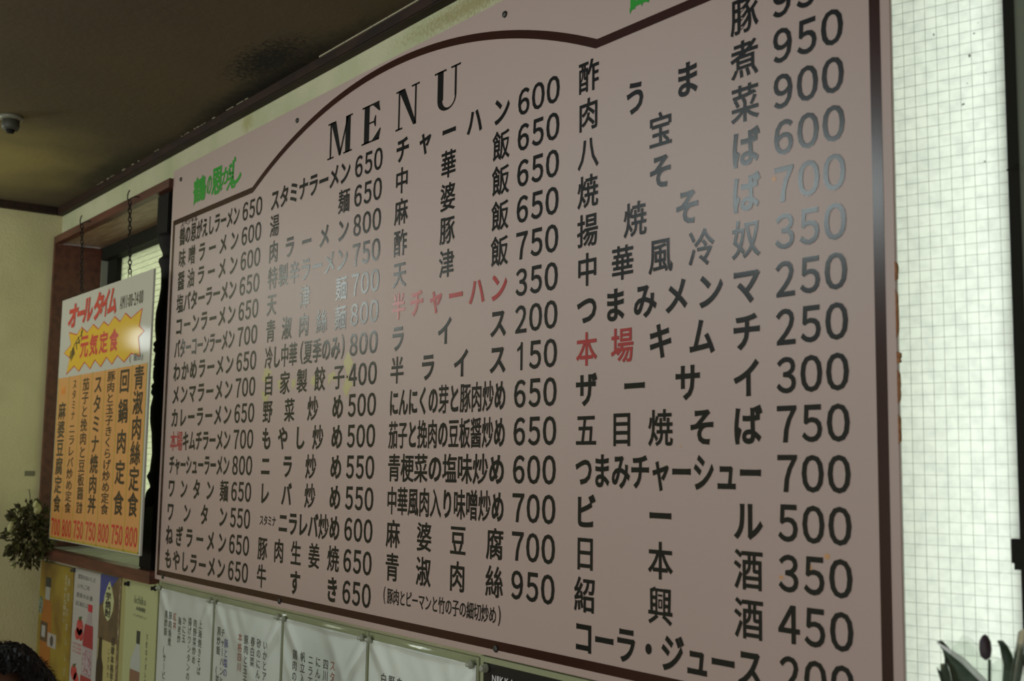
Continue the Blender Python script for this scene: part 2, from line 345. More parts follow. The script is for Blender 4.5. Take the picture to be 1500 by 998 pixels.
boxes('square_top', [(BX-.0391, BX+.0391, .0059, .0841, 2.158, 2.2613)], m_blackwood, bal, bevel=.003)
kids(bal)

# ================================================================== MENU BOARD
board = empty('menu_board', (-1.69, 0, 1.3363)); tag(board, 'large pink menu board with brown arched border and black price list', 'menu board')
BL, BRX, BZ0, BZ1 = -2.6895, -.6906, 1.3363, 2.3020
bp_ = boxes('panel', [(BL, BRX, 0.0, .003, BZ0, BZ1)], m_pink, board, bevel=.0008)
for bx_ in (-2.55, -1.70, -.80): boxes('batten', [(bx_-.015, bx_+.015, .003, WY-.0003, BZ0+.02, BZ1-.02)], m_trim, board)
# brown border with the arch
a0, a1 = (-2.2337, 2.1775), (-1.1461, 2.1775); xm = (a0[0]+a1[0])/2; half = (a1[0]-a0[0])/2
def arc(z_end, z_top, hw, n=48):
    sag = z_top-z_end; R_ = (hw*hw+sag*sag)/(2*sag); zc = z_top-R_; t0 = math.asin(hw/R_)
    return [(xm+R_*math.sin(-t0+2*t0*i/n), zc+R_*math.cos(-t0+2*t0*i/n)) for i in range(n+1)]
outer = [(-2.6765, 1.3465), (-2.6765, 2.1775)] + arc(2.1775, 2.2960, half) + [(-.7030, 2.1775), (-.7030, 1.3465)]
inner = [(-2.6640, 1.3590), (-2.6640, 2.1650)] + arc(2.1650, 2.2835, half-.003) + [(-.7160, 2.1650), (-.7160, 1.3590)]
V = []; Fc = []; yb = -.0004
for p in outer: V.append((p[0], yb, p[1]))
for p in inner: V.append((p[0], yb, p[1]))
for p in outer: V.append((p[0], .0002, p[1]))
n = len(outer)
for i in range(n):
    j = (i+1) % n; Fc += [(i, j, n+j, n+i), (2*n+i, 2*n+j, j, i)]
mk('border_line', V, Fc, m_band, board)
YT = -.0006
PZ0 = 2.1310; PITCHR = .05310
def zr(k): return PZ0-PITCHR*k
cols = [
 (-2.631, -2.293, -2.231, [('鶴の恩がえしラーメン', 650), ('味噌ラーメン', 600), ('醤油ラーメン', 600), ('塩バターラーメン', 650), ('コーンラーメン', 650), ('バターコーンラーメン', 700), ('わかめラーメン', 650), ('メンマラーメン', 700), ('カレーラーメン', 650), ('本場キムチラーメン', 700), ('チャーシューラーメン', 800), ('ワンタン麺', 650), ('ワンタン', 550), ('ねぎラーメン', 650), ('もやしラーメン', 650)]),
 (-2.143, -1.815, -1.7525, [('スタミナラーメン', 650), ('湯麺', 650), ('肉ラーメン', 800), ('特製辛ラーメン', 750), ('天津麺', 700), ('青淑肉絲麺', 800), ('冷し中華(夏季のみ)', 800), ('自家製餃子', 400), ('野菜炒め', 500), ('もやし炒め', 500), ('ニラ炒め', 550), ('レバ炒め', 550), ('ニラレバ炒め', 600), ('豚肉生姜焼', 650), ('牛すき', 650)]),
 (-1.661, -1.339, -1.2730, [('チャーハン', 600), ('中華飯', 650), ('麻婆飯', 650), ('酢豚飯', 650), ('天津飯', 750), ('半チャーハン', 350), ('ライス', 200), ('半ライス', 150), ('にんにくの芽と豚肉炒め', 650), ('茄子と挽肉の豆板醤炒め', 650), ('青梗菜の塩味炒め', 600), ('中華風肉入り味噌炒め', 700), ('麻婆豆腐', 700), ('青淑肉絲', 950)]),
 (-1.185, -.865, -.7970, [('酢豚', 950), ('肉うま煮', 950), ('八宝菜', 900), ('焼そば', 600), ('揚焼そば', 700), ('中華風冷奴', 350), ('つまみメンマ', 250), ('本場キムチ', 250), ('ザーサイ', 300), ('五目焼そば', 750), ('つまみチャーシュー', 700), ('ビール', 500), ('日本酒', 350), ('紹興酒', 450), ('コーラ・ジュース', 200)]),
]
EMH, EMW = .0470, .0435
def red_label(o): o['label'] = 'red lettering'
for (x0, x1, pc, rows) in cols:
    for k, (t, p) in enumerate(rows):
        z = zr(k); ik = Ink(YT); redcells = []
        if t == '半チャーハン': redcells = list(range(6))
        if t.startswith('本場'): redcells = [0, 1]
        if t == 'ニラレバ炒め':
            ik.row(t, -2.056, x1, z, EMH, EMW)
            ik.row('スタミナ', -2.139, -2.066, z+.001, .0215, .030, bev=.02)
        elif t == '冷し中華(夏季のみ)':
            xs = [0, 1, 2, 3, 4.0, 4.75, 5.75, 6.75, 7.75, 8.5]; tot = 9.3; u = (x1-x0)/tot
            for ch, q in zip(t, xs):
                if ch in '()': ik.fit(ch, x0+(q+.35)*u, x0+(q+.35)*u+.012, z-.022, z+.022, .012)
                else: ik.em(ch, x0+(q+.5)*u, z, u*1.0, EMH, .016 if ord(ch) > 0x3fff else .03)
        else:
            rest = [i for i in range(len(t)) if i not in redcells]
            if rest: ik.row(t, x0, x1, z, EMH, EMW, cells=rest)
            if redcells:
                rk = Ink(YT); rk.row(t, x0, x1, z, EMH, EMW, cells=redcells); red_label(rk.build('dish_name', m_redink, board))
        if ik.n: ik.build('dish_name', m_ink, board)
        pk = Ink(YT); pk.price(str(p), pc, z, .0338, .0400); pk.build('price', m_ink, board)
ik = Ink(YT); ik.row('スペシャル', -2.628, -2.525, 2.1610, .0165, .022, bev=.02); ik.build('small_reading', m_ink, board)
ik = Ink(YT); t = '(豚肉とピーマンと竹の子の細切炒め)'; u = .321/(len(t)-.8)
for i, ch in enumerate(t):
    if ch in '()': ik.fit(ch, -1.6635+(i*u if i == 0 else (i-.2)*u), -1.6635+(i*u if i == 0 else (i-.2)*u)+.006, 1.3945-.014, 1.3945+.014, .012)
    else: ik.em(ch, -1.6635+(i+.1)*u, 1.3945, u*1.02, .0265, .012)
ik.build('dish_note', m_ink, board)
# MENU in a bold high-contrast serif
def serif(ik, ch, x0, z0, w_, h_):
    def P(L): ik.poly([(x0+a*w_, z0+b*h_) for a, b in L])
    def R4(a, b, c, d): P([(a, c), (b, c), (b, d), (a, d)])
    s = .045
    if ch == 'M':
        R4(0, .26, 0, s); R4(.09, .15, 0, 1); R4(0, .30, 1-s, 1); P([(.12, 1), (.32, 1), (.56, .06), (.48, 0)]); P([(.48, 0), (.79, 1), (.85, 1), (.54, 0)])
        R4(.73, .92, 0, 1); R4(.66, 1.0, 0, s); R4(.74, 1.0, 1-s, 1)
    if ch == 'E':
        R4(0, .9, 0, s); R4(.12, .38, 0, 1); R4(0, .88, 1-s, 1); P([(.55, s), (.90, s), (.98, .28), (.93, .28)]); P([(.55, 1-s), (.86, 1-s), (.93, .74), (.88, .74)]); P([(.9, 0), (.55, 0), (.90, s)])
        R4(.38, .62, .49, .49+s); P([(.60, .51), (.68, .66), (.72, .66), (.72, .37), (.68, .37)])
    if ch == 'N':
        R4(0, .30, 0, s); R4(.11, .175, 0, 1); R4(0, .32, 1-s, 1); P([(.12, 1), (.38, 1), (.89, .03), (.88, 0), (.78, 0)]); R4(.83, .895, 0, 1); R4(.68, 1.02, 1-s, 1)
    if ch == 'U':
        R4(0, .48, 1-s, 1); R4(.68, 1.06, 1-s, 1); R4(.13, .36, .28, 1); R4(.83, .90, .28, 1)
        n_ = 14
        for i in range(n_):
            q = []
            for (j, (A, B, C_)) in ((i, (.38, .28, .515)), (i+1, (.38, .28, .515)), (i+1, 0 or (.26, .225, .585)), (i, (.26, .225, .585))):
                t_ = math.pi*j/n_; q.append((C_-A*math.cos(t_), .285-B*math.sin(t_)))
            P(q)
mi = Ink(YT); ZB = 2.1665; HB = .0690
serif(mi, 'M', -1.906, ZB, .092, HB); serif(mi, 'E', -1.779, ZB, .067, HB); serif(mi, 'N', -1.664, ZB, .072, HB); serif(mi, 'U', -1.545, ZB, .070, HB)
mi.build('title', m_ink, board)
# green brush-lettered shop name, at both ends of the arch
for dx in (0, 1.4718):
    lg = Ink(YT)
    for ch, a_, b_, c_, d_, sh in (('鶴', -2.560, -2.484, 2.1965, 2.2570, 0), ('の', -2.480, -2.452, 2.2030, 2.2475, .1), ('恩', -2.453, -2.392, 2.1965, 2.2580, 0), ('が', -2.398, -2.344, 2.2100, 2.2520, .1), ('え', -2.371, -2.322, 2.1930, 2.2340, 0), ('し', -2.343, -2.292, 2.2000, 2.2560, 0)):
        lg.fit(ch, a_+dx, b_+dx, c_, d_, .030, sh)
    # the brush's tails
    lg.poly([(-2.554+dx, 2.200), (-2.548+dx, 2.200), (-2.5535+dx, 2.1915)]); lg.poly([(-2.534+dx, 2.202), (-2.528+dx, 2.202), (-2.531+dx, 2.1955)]); lg.poly([(-2.512+dx, 2.203), (-2.506+dx, 2.203), (-2.507+dx, 2.1965)])
    lg.poly([(-2.336+dx, 2.250), (-2.324+dx, 2.252), (-2.326+dx, 2.262), (-2.333+dx, 2.263)])
    lg.build('shop_name', m_green, board)
# faded yellow remnants round 自家製餃子, orange stains near two prices
YS = -.0002
for poly in ([(-2.137, 1.792), (-2.114, 1.783), (-2.126, 1.770), (-2.128, 1.762), (-2.150, 1.770)], [(-2.151, 1.746), (-2.121, 1.741), (-2.124, 1.732), (-2.133, 1.722), (-2.144, 1.733)],
             [(-1.806, 1.798), (-1.790, 1.781), (-1.798, 1.770), (-1.806, 1.757), (-1.812, 1.775), (-1.818, 1.783)], [(-1.806, 1.757), (-1.788, 1.742), (-1.796, 1.738), (-1.807, 1.724), (-1.817, 1.738)],
             [(-1.939, 1.762), (-1.924, 1.767), (-1.923, 1.751), (-1.932, 1.749), (-1.941, 1.753)], [(-1.873, 1.764), (-1.853, 1.768), (-1.850, 1.752), (-1.862, 1.757), (-1.873, 1.747)],
             [(-2.081, 1.764), (-2.069, 1.765), (-2.070, 1.752), (-2.077, 1.747)], [(-2.020, 1.762), (-2.006, 1.763), (-2.008, 1.750), (-2.018, 1.748)]):
    gx = sum(q_[0] for q_ in poly)/len(poly); gz = sum(q_[1] for q_ in poly)/len(poly); poly = [(gx+(a_-gx)*1.25, gz+(b_-gz)*1.2) for a_, b_ in poly]
    prism('yellow_remnant', poly, YS, .0002, m_yell, board)['label'] = 'faded yellow sticker remnant'
for (x, z, r) in ((-.8405, 1.4890, .005), (-.7800, 1.5150, .006), (-.8020, 1.5020, .005), (-.8200, 1.4835, .004), (-.845, 1.9270, .006), (-.829, 1.9200, .005), (-.795, 1.4750, .0025), (-.9905, 1.6300, .0025)):
    r *= .62; prism('orange_stain', [(x+r*math.cos(t)*random.uniform(.7, 1.2), z+r*math.sin(t)*random.uniform(.6, 1)) for t in [i*math.pi/5 for i in range(10)]], YS, .0002, m_orangestain, board)['label'] = 'orange grease spot'
sm = lathe('screw', [(.0052, -.0002), (.0052, -.0016), (.0040, -.0030), (.0015, -.0034)], m_screw, board, 14, axis='Y', cx=0, cz=0)
SC = [(-2.6389, 2.2718), (-2.0357, 2.2735), (-1.3561, 2.2775), (-.730, 2.2740), (-2.6361, 1.3455), (-2.0384, 1.3480), (-1.3535, 1.3485), (-.7300, 1.3480)]
for i, (x, z) in enumerate(SC):
    o = sm if i == 0 else sm.copy()
    if i: COL.objects.link(o)
    o.location = (x, 0, z)
for (z0, z1, d) in ((1.793, 1.813, .0015), (1.735, 1.785, .0008), (1.710, 1.722, .0032), (1.670, 1.704, .0015), (1.630, 1.660, .0008)):
    n = 7; L_ = [(BRX-.001, z0)] + [(BRX+d*random.uniform(.45, 1.0), z0+(z1-z0)*i/n) for i in range(1, n)] + [(BRX-.001, z1)]
    prism('glue_residue', L_, -.0005, .0030, m_rust, board)['label'] = 'rust-brown dried glue on the edge'
kids(board)

# ================================================================== HANGING SIGN
SY = -.036
sign = empty('hanging_sign', (-3.056, SY, 1.39)); tag(sign, 'white and orange set-meal sign hanging on two chains before the window', 'sign')
SX0, SX1, SZ0, SZ1 = -3.420, -2.692, 1.3890, 2.0610
boxes('sheet', [(SX0, SX1, SY, SY+.005, SZ0, SZ1)], m_swhite, sign, bevel=.0006)
X0s = -3.412; dxs = .1010
for i in range(7):
    boxes('strip', [(X0s+i*dxs+.0022, X0s+(i+1)*dxs-.0022, SY-.0004, SY+.0002, 1.3965, 1.8370)], m_strip, sign)
boxes('divider', [(X0s+i*dxs-.0022, X0s+i*dxs+.0022, SY-.0006, SY+.0002, 1.3930, 1.8385) for i in range(8)] + [(X0s-.0022, X0s+7*dxs+.0022, SY-.0006, SY+.0002, 1.3915, 1.3965)], m_olive, sign)
YS2 = SY-.0010
vt = [('麻婆豆腐定食', 1.770, 1.4630, .068, .054, '700'), (None, 0, 0, 0, 0, '800'), ('茄子と挽肉と豆板醤', 1.8270, 1.5030, .058, .040, '750'), ('スタミナ焼肉丼', 1.8300, 1.4700, .066, .054, '750'),
      (None, 0, 0, 0, 0, '800'), ('回鍋肉定食', 1.8340, 1.4740, .072, .062, '750'), ('青淑肉絲定食', 1.8360, 1.4745, .070, .062, '800')]
for i, (t, zt, zb, w_, h_, p) in enumerate(vt):
    cx = X0s+(i+.5)*dxs; ik = Ink(YS2)
    if t: ik.col(t, cx, zt, zb, w_, h_, bev=.020 if i in (3, 5, 6, 0) else .012)
    if i == 1:
        ik.col('スタミナ', cx+.002, 1.8290, 1.7150, .036, .030, .012); ik.col('ニラレバ炒め定食', cx, 1.7080, 1.4650, .058, .034, .012)
    if i == 2: ik.em('定', cx-.013, 1.484, .026, .034, .015); ik.em('食', cx+.013, 1.484, .026, .034, .015)
    if i == 4: ik.col('豚肉と玉子きくらげ炒め定食', cx, 1.8335, 1.4725, .060, .031, .014)
    ik.build('dish_name', m_sink, sign)
    pk = Ink(YS2)
    for j, ch in enumerate(p):
        c = cx+(j-1)*.0285; pk.fit(chr(ord(ch)-48+0xFF10), c-.0118, c+.0118, 1.4000+.001*i, 1.4470+.001*i, .022)
    pk.build('price', m_sred, sign)['label'] = 'red price'
boxes('seal_mark', [(-3.379, -3.345, YS2, SY, 1.790, 1.812)], mat('seal_orange', (.55, .12, .01), .3, noise=(120, (.62, .30, .06), .4, .6)), sign)
star = [(-3.3404, 1.9644), (-3.2654, 1.9519), (-3.2249, 1.9695), (-3.1742, 1.9502), (-3.1264, 1.9681), (-3.0812, 1.951), (-3.0415, 1.9675), (-3.0004, 1.9538), (-2.957, 1.9731), (-2.913, 1.9556), (-2.8754, 1.9735), (-2.8334, 1.9563), (-2.7556, 1.9733), (-2.77, 1.9317), (-2.7326, 1.9152), (-2.7719, 1.9027), (-2.7539, 1.8551), (-2.8202, 1.8663), (-2.8686, 1.848), (-2.92, 1.8678), (-2.9583, 1.8482), (-3.004, 1.8693), (-3.0464, 1.8474), (-3.096, 1.8683), (-3.1332, 1.8469), (-3.1833, 1.8682), (-3.2298, 1.8458), (-3.2739, 1.8634), (-3.3452, 1.8433), (-3.3204, 1.8892), (-3.3778, 1.907), (-3.3153, 1.927)]
prism('starburst_outline', star, SY-.0004, SY+.0002, m_sred, sign)
# inset copy of the star
def inset(P, d):
    out = []; n = len(P); A = sum(P[i][0]*P[(i+1) % n][1]-P[(i+1) % n][0]*P[i][1] for i in range(n)); sg = 1 if A > 0 else -1
    for i in range(n):
        p, a, b = Vector(P[i]), Vector(P[i-1]), Vector(P[(i+1) % n]); e1 = (p-a).normalized(); e2 = (b-p).normalized()
        n1 = Vector((-e1.y, e1.x))*sg; n2 = Vector((-e2.y, e2.x))*sg; s_ = n1+n2; k = d*2/max(s_.length_squared, .55); out.append(tuple(p+s_*k*1.0))
    return out
prism('starburst', inset(star, .0030), SY-.0008, SY+.0002, m_star, sign)
ik = Ink(YS2)
for ch, a_, b_, c_, d_ in (('オ', -3.352, -3.264, 1.974, 2.040), ('ー', -3.270, -3.208, 2.000, 2.015), ('ル', -3.220, -3.136, 1.977, 2.044), ('タ', -3.130, -3.048, 1.975, 2.050), ('イ', -3.058, -3.006, 1.978, 2.050), ('ム', -3.015, -2.944, 1.978, 2.048)):
    ik.fit(ch, a_, b_, c_, d_, .045, .12)
ik.build('title', m_sred, sign)['label'] = 'bold slanted red title'
ik = Ink(YS2); t = 'AM11:00-24:00'; adv = [1.1, 1.25, .7, .9, .45, 1, 1, .8, 1, 1, .45, 1, 1]; tot = sum(adv); u = .168/tot; x = -2.921
for ch, ad in zip(t, adv):
    if ch == ':': ik.poly([(x+.3*ad*u, 1.992), (x+.8*ad*u, 1.992), (x+.8*ad*u, 1.996), (x+.3*ad*u, 1.996)]); ik.poly([(x+.3*ad*u, 2.004), (x+.8*ad*u, 2.004), (x+.8*ad*u, 2.008), (x+.3*ad*u, 2.008)])
    elif ch == '-': ik.poly([(x+.15*ad*u, 1.9985), (x+.9*ad*u, 1.9985), (x+.9*ad*u, 2.0025), (x+.15*ad*u, 2.0025)])
    elif ch == '1': ik.poly([(x+.42*ad*u, 1.985), (x+.62*ad*u, 1.985), (x+.62*ad*u, 2.0175), (x+.42*ad*u, 2.0175)])
    else: ik.fit(ch, x+.12*ad*u, x+.88*ad*u, 1.985, 2.0175, .0)
    x += ad*u
ik.build('hours', m_sink, sign)
ik = Ink(YS2)
for ch, cx in (('元', -3.190), ('気', -3.111), ('定', -3.030), ('食', -2.950)): ik.fit(ch, cx-.038, cx+.034, 1.8810, 1.9410, .035, .05)
ik.build('star_title', m_sred, sign)['label'] = 'red lettering'
ik = Ink(YS2); 
for ch, cx, cz in (('値', -3.297, 1.900), ('下', -3.262, 1.922), ('げ', -3.228, 1.941)): ik.em(ch, cx, cz, .048, .030, .025, rot=.5)
ik.build('hand_lettering', m_sink, sign)
ik = Ink(YS2-.0004); ik.row('(税込)', -2.828, -2.717, 1.8565, .020, .026, bev=.012); ik.build('tax_note', mat('sign_grey_ink', (.10, .11, .12), .25), sign)
for hx, topx in ((-3.2509, -3.2960), (-2.8652, -2.9060)):
    zt = 2.268; L_ = 24
    V = []; Fc = []
    P0 = Vector((topx, -.030, zt-.004)); P1 = Vector((hx, SY+.002, SZ1+.010)); nl = 17
    for k in range(nl):
        c = P0.lerp(P1, (k+.5)/nl); d = (P1-P0).normalized(); side = Vector((1, 0, 0)) if k % 2 else Vector((0, 1, 0))
        base = len(V); M_ = 10; ln = (P1-P0).length/nl*.68
        for i in range(M_):
            th = 2*math.pi*i/M_; cc = c+d*ln*math.cos(th)+side*.0040*math.sin(th); nrm = (d*math.cos(th)/ln+side*math.sin(th)/.004).normalized(); bn = d.cross(side).normalized()
            for j in range(5):
                ph = 2*math.pi*j/5; V.append(cc+(nrm*math.cos(ph)+bn*math.sin(ph))*.0014)
        for i in range(M_):
            for j in range(5): Fc.append((base+i*5+j, base+i*5+(j+1) % 5, base+((i+1) % M_)*5+(j+1) % 5, base+((i+1) % M_)*5+j))
    ch = mk('chain', V, Fc, m_steel, sign, True)
    tube('ring', [(hx+.012*math.cos(t), SY+.002, SZ1+.002+.012*math.sin(t)) for t in [2*math.pi*i/16 for i in range(16)]], .0011, m_steel, ch, 6, closed=True)
    # cup hook screwed into the casing
    hk = [(topx-.006, -.009, 2.272), (topx-.006, -.020, 2.272), (topx-.008, -.030, 2.266), (topx, -.033, 2.2635), (topx-.008+.016, -.030, 2.268), (topx+.006, -.028, 2.282), (topx-.002, -.029, 2.289), (topx-.010, -.028, 2.286)]
    hk = [(topx+.012, -.009, 2.274), (topx+.012, -.022, 2.273), (topx+.004, -.030, 2.268), (topx-.006, -.031, 2.2655), (topx-.014, -.031, 2.270), (topx-.016, -.031, 2.279), (topx-.010, -.031, 2.287), (topx-.002, -.031, 2.290)]
    tube('hook', hk, .0017, m_steel, sign, 7)
kids(sign)

# ================================================================== POSTERS UNDER THE WINDOW AND BOARD
PYF = .004   # front of the paper, wall surface behind at .012
def poster(name, x0, x1, z0, z1, material, label, cat='poster', group=None, thick=.0012):
    r = empty(name, ((x0+x1)/2, PYF, z0)); tag(r, label, cat, group)
    boxes('sheet', [(x0, x1, PYF, WY-.0003, z0, z1)], material, r); return r
def dec(name, pts, material, parent, lay=1, label=None):
    o = prism(name, pts, PYF-.0003*lay, PYF+.0003, material, parent)
    if label: o['label'] = label
    return o
def ell(cx, cz, a, b, n=20): return [(cx+a*math.cos(2*math.pi*i/n), cz+b*math.sin(2*math.pi*i/n)) for i in range(n)]
def rect(x0, x1, z0, z1): return [(x0, z0), (x1, z0), (x1, z1), (x0, z1)]
def pin(root, x, z, material=None):
    lathe('pin', [(.0062, .0), (.0062, -.004), (.0035, -.0055), (.0050, -.011), (.0030, -.012)], material or m_steel, root, 12, axis='Y', cx=x, cy=PYF, cz=z)
q = lambda n, c, r=.35, **k: mat(n, c, r, .4, **k)
ZB0 = .86
# 1 yellow drink poster
p1 = poster('drink_poster', -3.625, -3.305, ZB0, 1.313, q('poster_gold', (.25, .18, .02), noise=(9, (.15, .08, .01), .42, .66)), 'yellow-gold drink poster with an amber bottle, leftmost below the window')
dec('printed_bottle', [(-3.566, 1.207), (-3.520, 1.209), (-3.500, 1.195), (-3.490, 1.150), (-3.490, .99), (-3.590, .99), (-3.590, 1.150), (-3.582, 1.195)], q('amber', (.30, .10, .012)), p1)
dec('printed_cap', rect(-3.564, -3.515, 1.243, 1.270), q('navycap', (.02, .025, .03)), p1, 2); dec('printed_neck', rect(-3.563, -3.520, 1.207, 1.243), q('pale_neck', (.33, .34, .30)), p1, 2)
dec('printed_seal', ell(-3.604, 1.186, .022, .026), q('seal_green', (.06, .10, .065), noise=(140, (.22, .25, .2), .45, .6)), p1, 2)
dec('printed_glass', rect(-3.594, -3.524, 1.088, 1.143), q('glass_dark', (.07, .04, .02)), p1, 2); dec('printed_ice', rect(-3.580, -3.545, 1.100, 1.132), q('ice', (.32, .32, .3)), p1, 3)
dec('printed_label', rect(-3.518, -3.438, 1.080, 1.118), q('label_pale', (.33, .31, .27)), p1, 3)
dec('printed_emblem', ell(-3.476, 1.098, .016, .015), q('emblem', (.06, .05, .05)), p1, 4)
ik = Ink(PYF-.0006); ik.col('まろやかな味わい', -3.372, 1.292, 1.16, .030, .018, .01); ik.col('梅酒のおいしさ', -3.345, 1.285, 1.02, .020, .024, .01); ik.build('slogan', q('pale_text', (.42, .40, .25)), p1)
pin(p1, -3.300, 1.309, m_screw); kids(p1)
# 2 white poster with strawberries
p2 = poster('drink_poster', -3.300, -3.080, ZB0, 1.3155, q('poster_white', (.36, .35, .32)), 'white drink poster with red berries and a red-capped bottle')
ik = Ink(PYF-.0006)
for t, a_, b_, z in (('果実のおいしさ', -3.270, -3.120, 1.296), ('いちごの', -3.270, -3.165, 1.271), ('果実のお酒', -3.275, -3.138, 1.247), ('はじめました', -3.278, -3.170, 1.225)): ik.row(t, a_, b_, z, .014, .026, bev=.008)
ik.build('slogan', q('grey_text', (.12, .11, .12)), p2)
m_berry = q('berry', (.36, .02, .025), noise=(150, (.50, .12, .12), .5, .7)); m_leaf = q('berry_leaf', (.04, .08, .02))
for (cx, cz, a, b) in ((-3.232, 1.165, .028, .022), (-3.250, 1.145, .020, .016), (-3.218, 1.146, .018, .016), (-3.262, 1.042, .026, .020), (-3.240, 1.025, .022, .02)): dec('printed_berry', ell(cx, cz, a, b), m_berry, p2, 2)
dec('printed_leaf', [(-3.245, 1.190), (-3.215, 1.194), (-3.232, 1.178)], m_leaf, p2, 3); dec('printed_leaf', [(-3.275, 1.062), (-3.245, 1.068), (-3.262, 1.054)], m_leaf, p2, 3)
dec('printed_bottle', [(-3.168, 1.210), (-3.137, 1.212), (-3.130, 1.190), (-3.118, 1.160), (-3.118, .98), (-3.205, .98), (-3.200, 1.160), (-3.176, 1.190)], q('rose_glass', (.30, .26, .26)), p2, 1)
dec('printed_wine', [(-3.190, 1.178), (-3.122, 1.178), (-3.116, 1.120), (-3.202, 1.120)], q('rose_wine', (.26, .015, .03)), p2, 2); dec('printed_wine', rect(-3.205, -3.118, .98, 1.045), q('rose_wine2', (.26, .02, .03)), p2, 2)
dec('printed_label', rect(-3.196, -3.124, 1.050, 1.116), q('rose_label', (.36, .30, .32), noise=(120, (.2, .05, .07), .5, .62)), p2, 3)
dec('printed_cap', rect(-3.170, -3.135, 1.212, 1.231), q('red_cap', (.38, .012, .03)), p2, 2)
ik = Ink(PYF-.0006)
for k in range(3): ik.row('いちごのお酒', -3.285, -3.212, 1.118-k*.010, .008, .012, bev=.008)
ik.build('small_slogan', q('pink_text', (.5, .10, .14)), p2); kids(p2)
# 3 blue and gold poster with pale oval
p3 = poster('drink_poster', -3.082, -2.922, ZB0, 1.3175, q('poster_tan', (.36, .32, .13)), 'narrow blue and brown drink poster with a pale diamond-shaped label')
dec('printed_band', rect(-3.0815, -2.9225, 1.155, 1.3172), q('brown_band', (.075, .05, .03), noise=(14, (.15, .10, .045), .4, .7)), p3, 1)
dec('printed_sky', [(-3.0815, 1.3172), (-2.945, 1.3172), (-2.985, 1.295), (-3.030, 1.262), (-3.0815, 1.236)], q('print_blue', (.035, .045, .19)), p3, 2)
dec('printed_emblem', [(-3.008, 1.304), (-2.988, 1.285), (-2.970, 1.258), (-2.976, 1.232), (-2.994, 1.212), (-3.011, 1.204), (-3.036, 1.216), (-3.050, 1.238), (-3.042, 1.266), (-3.024, 1.290)], q('emblem_pale', (.40, .42, .22)), p3, 3)
ik = Ink(PYF-.0013); ik.em('・', -3.010, 1.286, .05, .026, .03); ik.col('芋焼酎', -3.012, 1.276, 1.214, .044, .030, .03); ik.build('calligraphy', q('brush_ink', (.02, .02, .02)), p3)
dec('printed_bottle', [(-3.070, 1.160), (-3.046, 1.160), (-3.044, 1.110), (-3.030, 1.090), (-3.028, .95), (-3.0815, .95), (-3.0815, 1.090), (-3.073, 1.110)], q('dark_bottle', (.02, .010, .008)), p3, 2)
dec('printed_border', rect(-2.935, -2.9225, .87, 1.3170), q('border_strip', (.13, .09, .05), noise=(90, (.28, .22, .15), .5, .6)), p3, 3)
ik = Ink(PYF-.0009); ik.col('薩摩本格芋焼酎', -2.962, 1.170, 1.020, .026, .022, .015); ik.col('こだわりの味わい', -2.990, 1.140, .99, .013, .016, .01); ik.build('slogan', q('print_dark', (.05, .04, .03)), p3)
kids(p3)
# 4 pale green poster
p4 = poster('drink_poster', -2.916, -2.672, ZB0, 1.3250, q('poster_lime', (.35, .375, .19)), 'pale yellow-green drink poster with a clear bottle, beside the white menus')
dec('printed_margin', rect(-2.9158, -2.890, .861, 1.3248), q('margin_olive', (.30, .29, .12)), p4)
ik = Ink(PYF-.0006)
xx = -2.826
for ch, wd, hh in (('i', .003, .018), ('i', .003, .018), ('c', .010, .012), ('h', .010, .019), ('i', .003, .018), ('k', .010, .019), ('o', .011, .012)):
    ik.fit(ch, xx, xx+wd, 1.268, 1.268+hh, .0); xx += wd+.0045
ik.row('本格焼酎', -2.812, -2.748, 1.257, .011, .018, bev=.01)
ik.row('すっきりおいしい', -2.828, -2.738, 1.2400, .007, .012, bev=.0); ik.col('下町のナポレオンで乾杯', -2.730, 1.206, 1.02, .012, .020, .005)
ik.build('slogan', q('print_grey', (.05, .06, .05)), p4)
dec('printed_bottle', [(-2.797, 1.176), (-2.777, 1.177), (-2.774, 1.160), (-2.768, 1.140), (-2.766, .96), (-2.836, .96), (-2.832, 1.135), (-2.812, 1.158)], q('clear_bottle', (.34, .37, .33)), p4)
dec('printed_label', rect(-2.834, -2.768, 1.04, 1.113), q('bottle_label', (.18, .095, .06)), p4, 2); dec('printed_cap', rect(-2.799, -2.776, 1.176, 1.206), q('bottle_cap', (.025, .03, .03)), p4, 2)
pin(p4, -2.870, 1.3095); pin(p4, -2.6885, 1.3145); kids(p4)

# white menu sheets in clear plastic sleeves
m_paper = mat('menu_paper', (.64, .68, .64), .7, .2)
def film_mat():
    M = bpy.data.materials.new('clear_film'); M.use_nodes = True; nt = M.node_tree; L = nt.links; N = nt.nodes.new
    nt.nodes.remove(nt.nodes['Principled BSDF']); out = nt.nodes['Material Output']
    t = N('ShaderNodeBsdfTransparent'); t.inputs[0].default_value = (.98, .99, .97, 1); g = N('ShaderNodeBsdfGlossy'); g.inputs['Roughness'].default_value = .16
    fr = N('ShaderNodeFresnel'); fr.inputs[0].default_value = 1.5
    mx = N('ShaderNodeMixShader'); L.new(fr.outputs[0], mx.inputs[0]); L.new(t.outputs[0], mx.inputs[1]); L.new(g.outputs[0], mx.inputs[2]); L.new(mx.outputs[0], out.inputs[0])
    return M
m_film = film_mat(); m_sleeveedge = mat('yellowed_sleeve_edge', (.24, .26, .15), .35)
m_mink = mat('menu_ink', (.05, .06, .055), .7); m_mred = mat('menu_red_ink', (.32, .10, .06), .7); m_mblue = mat('menu_blue_ink', (.08, .09, .30), .7)
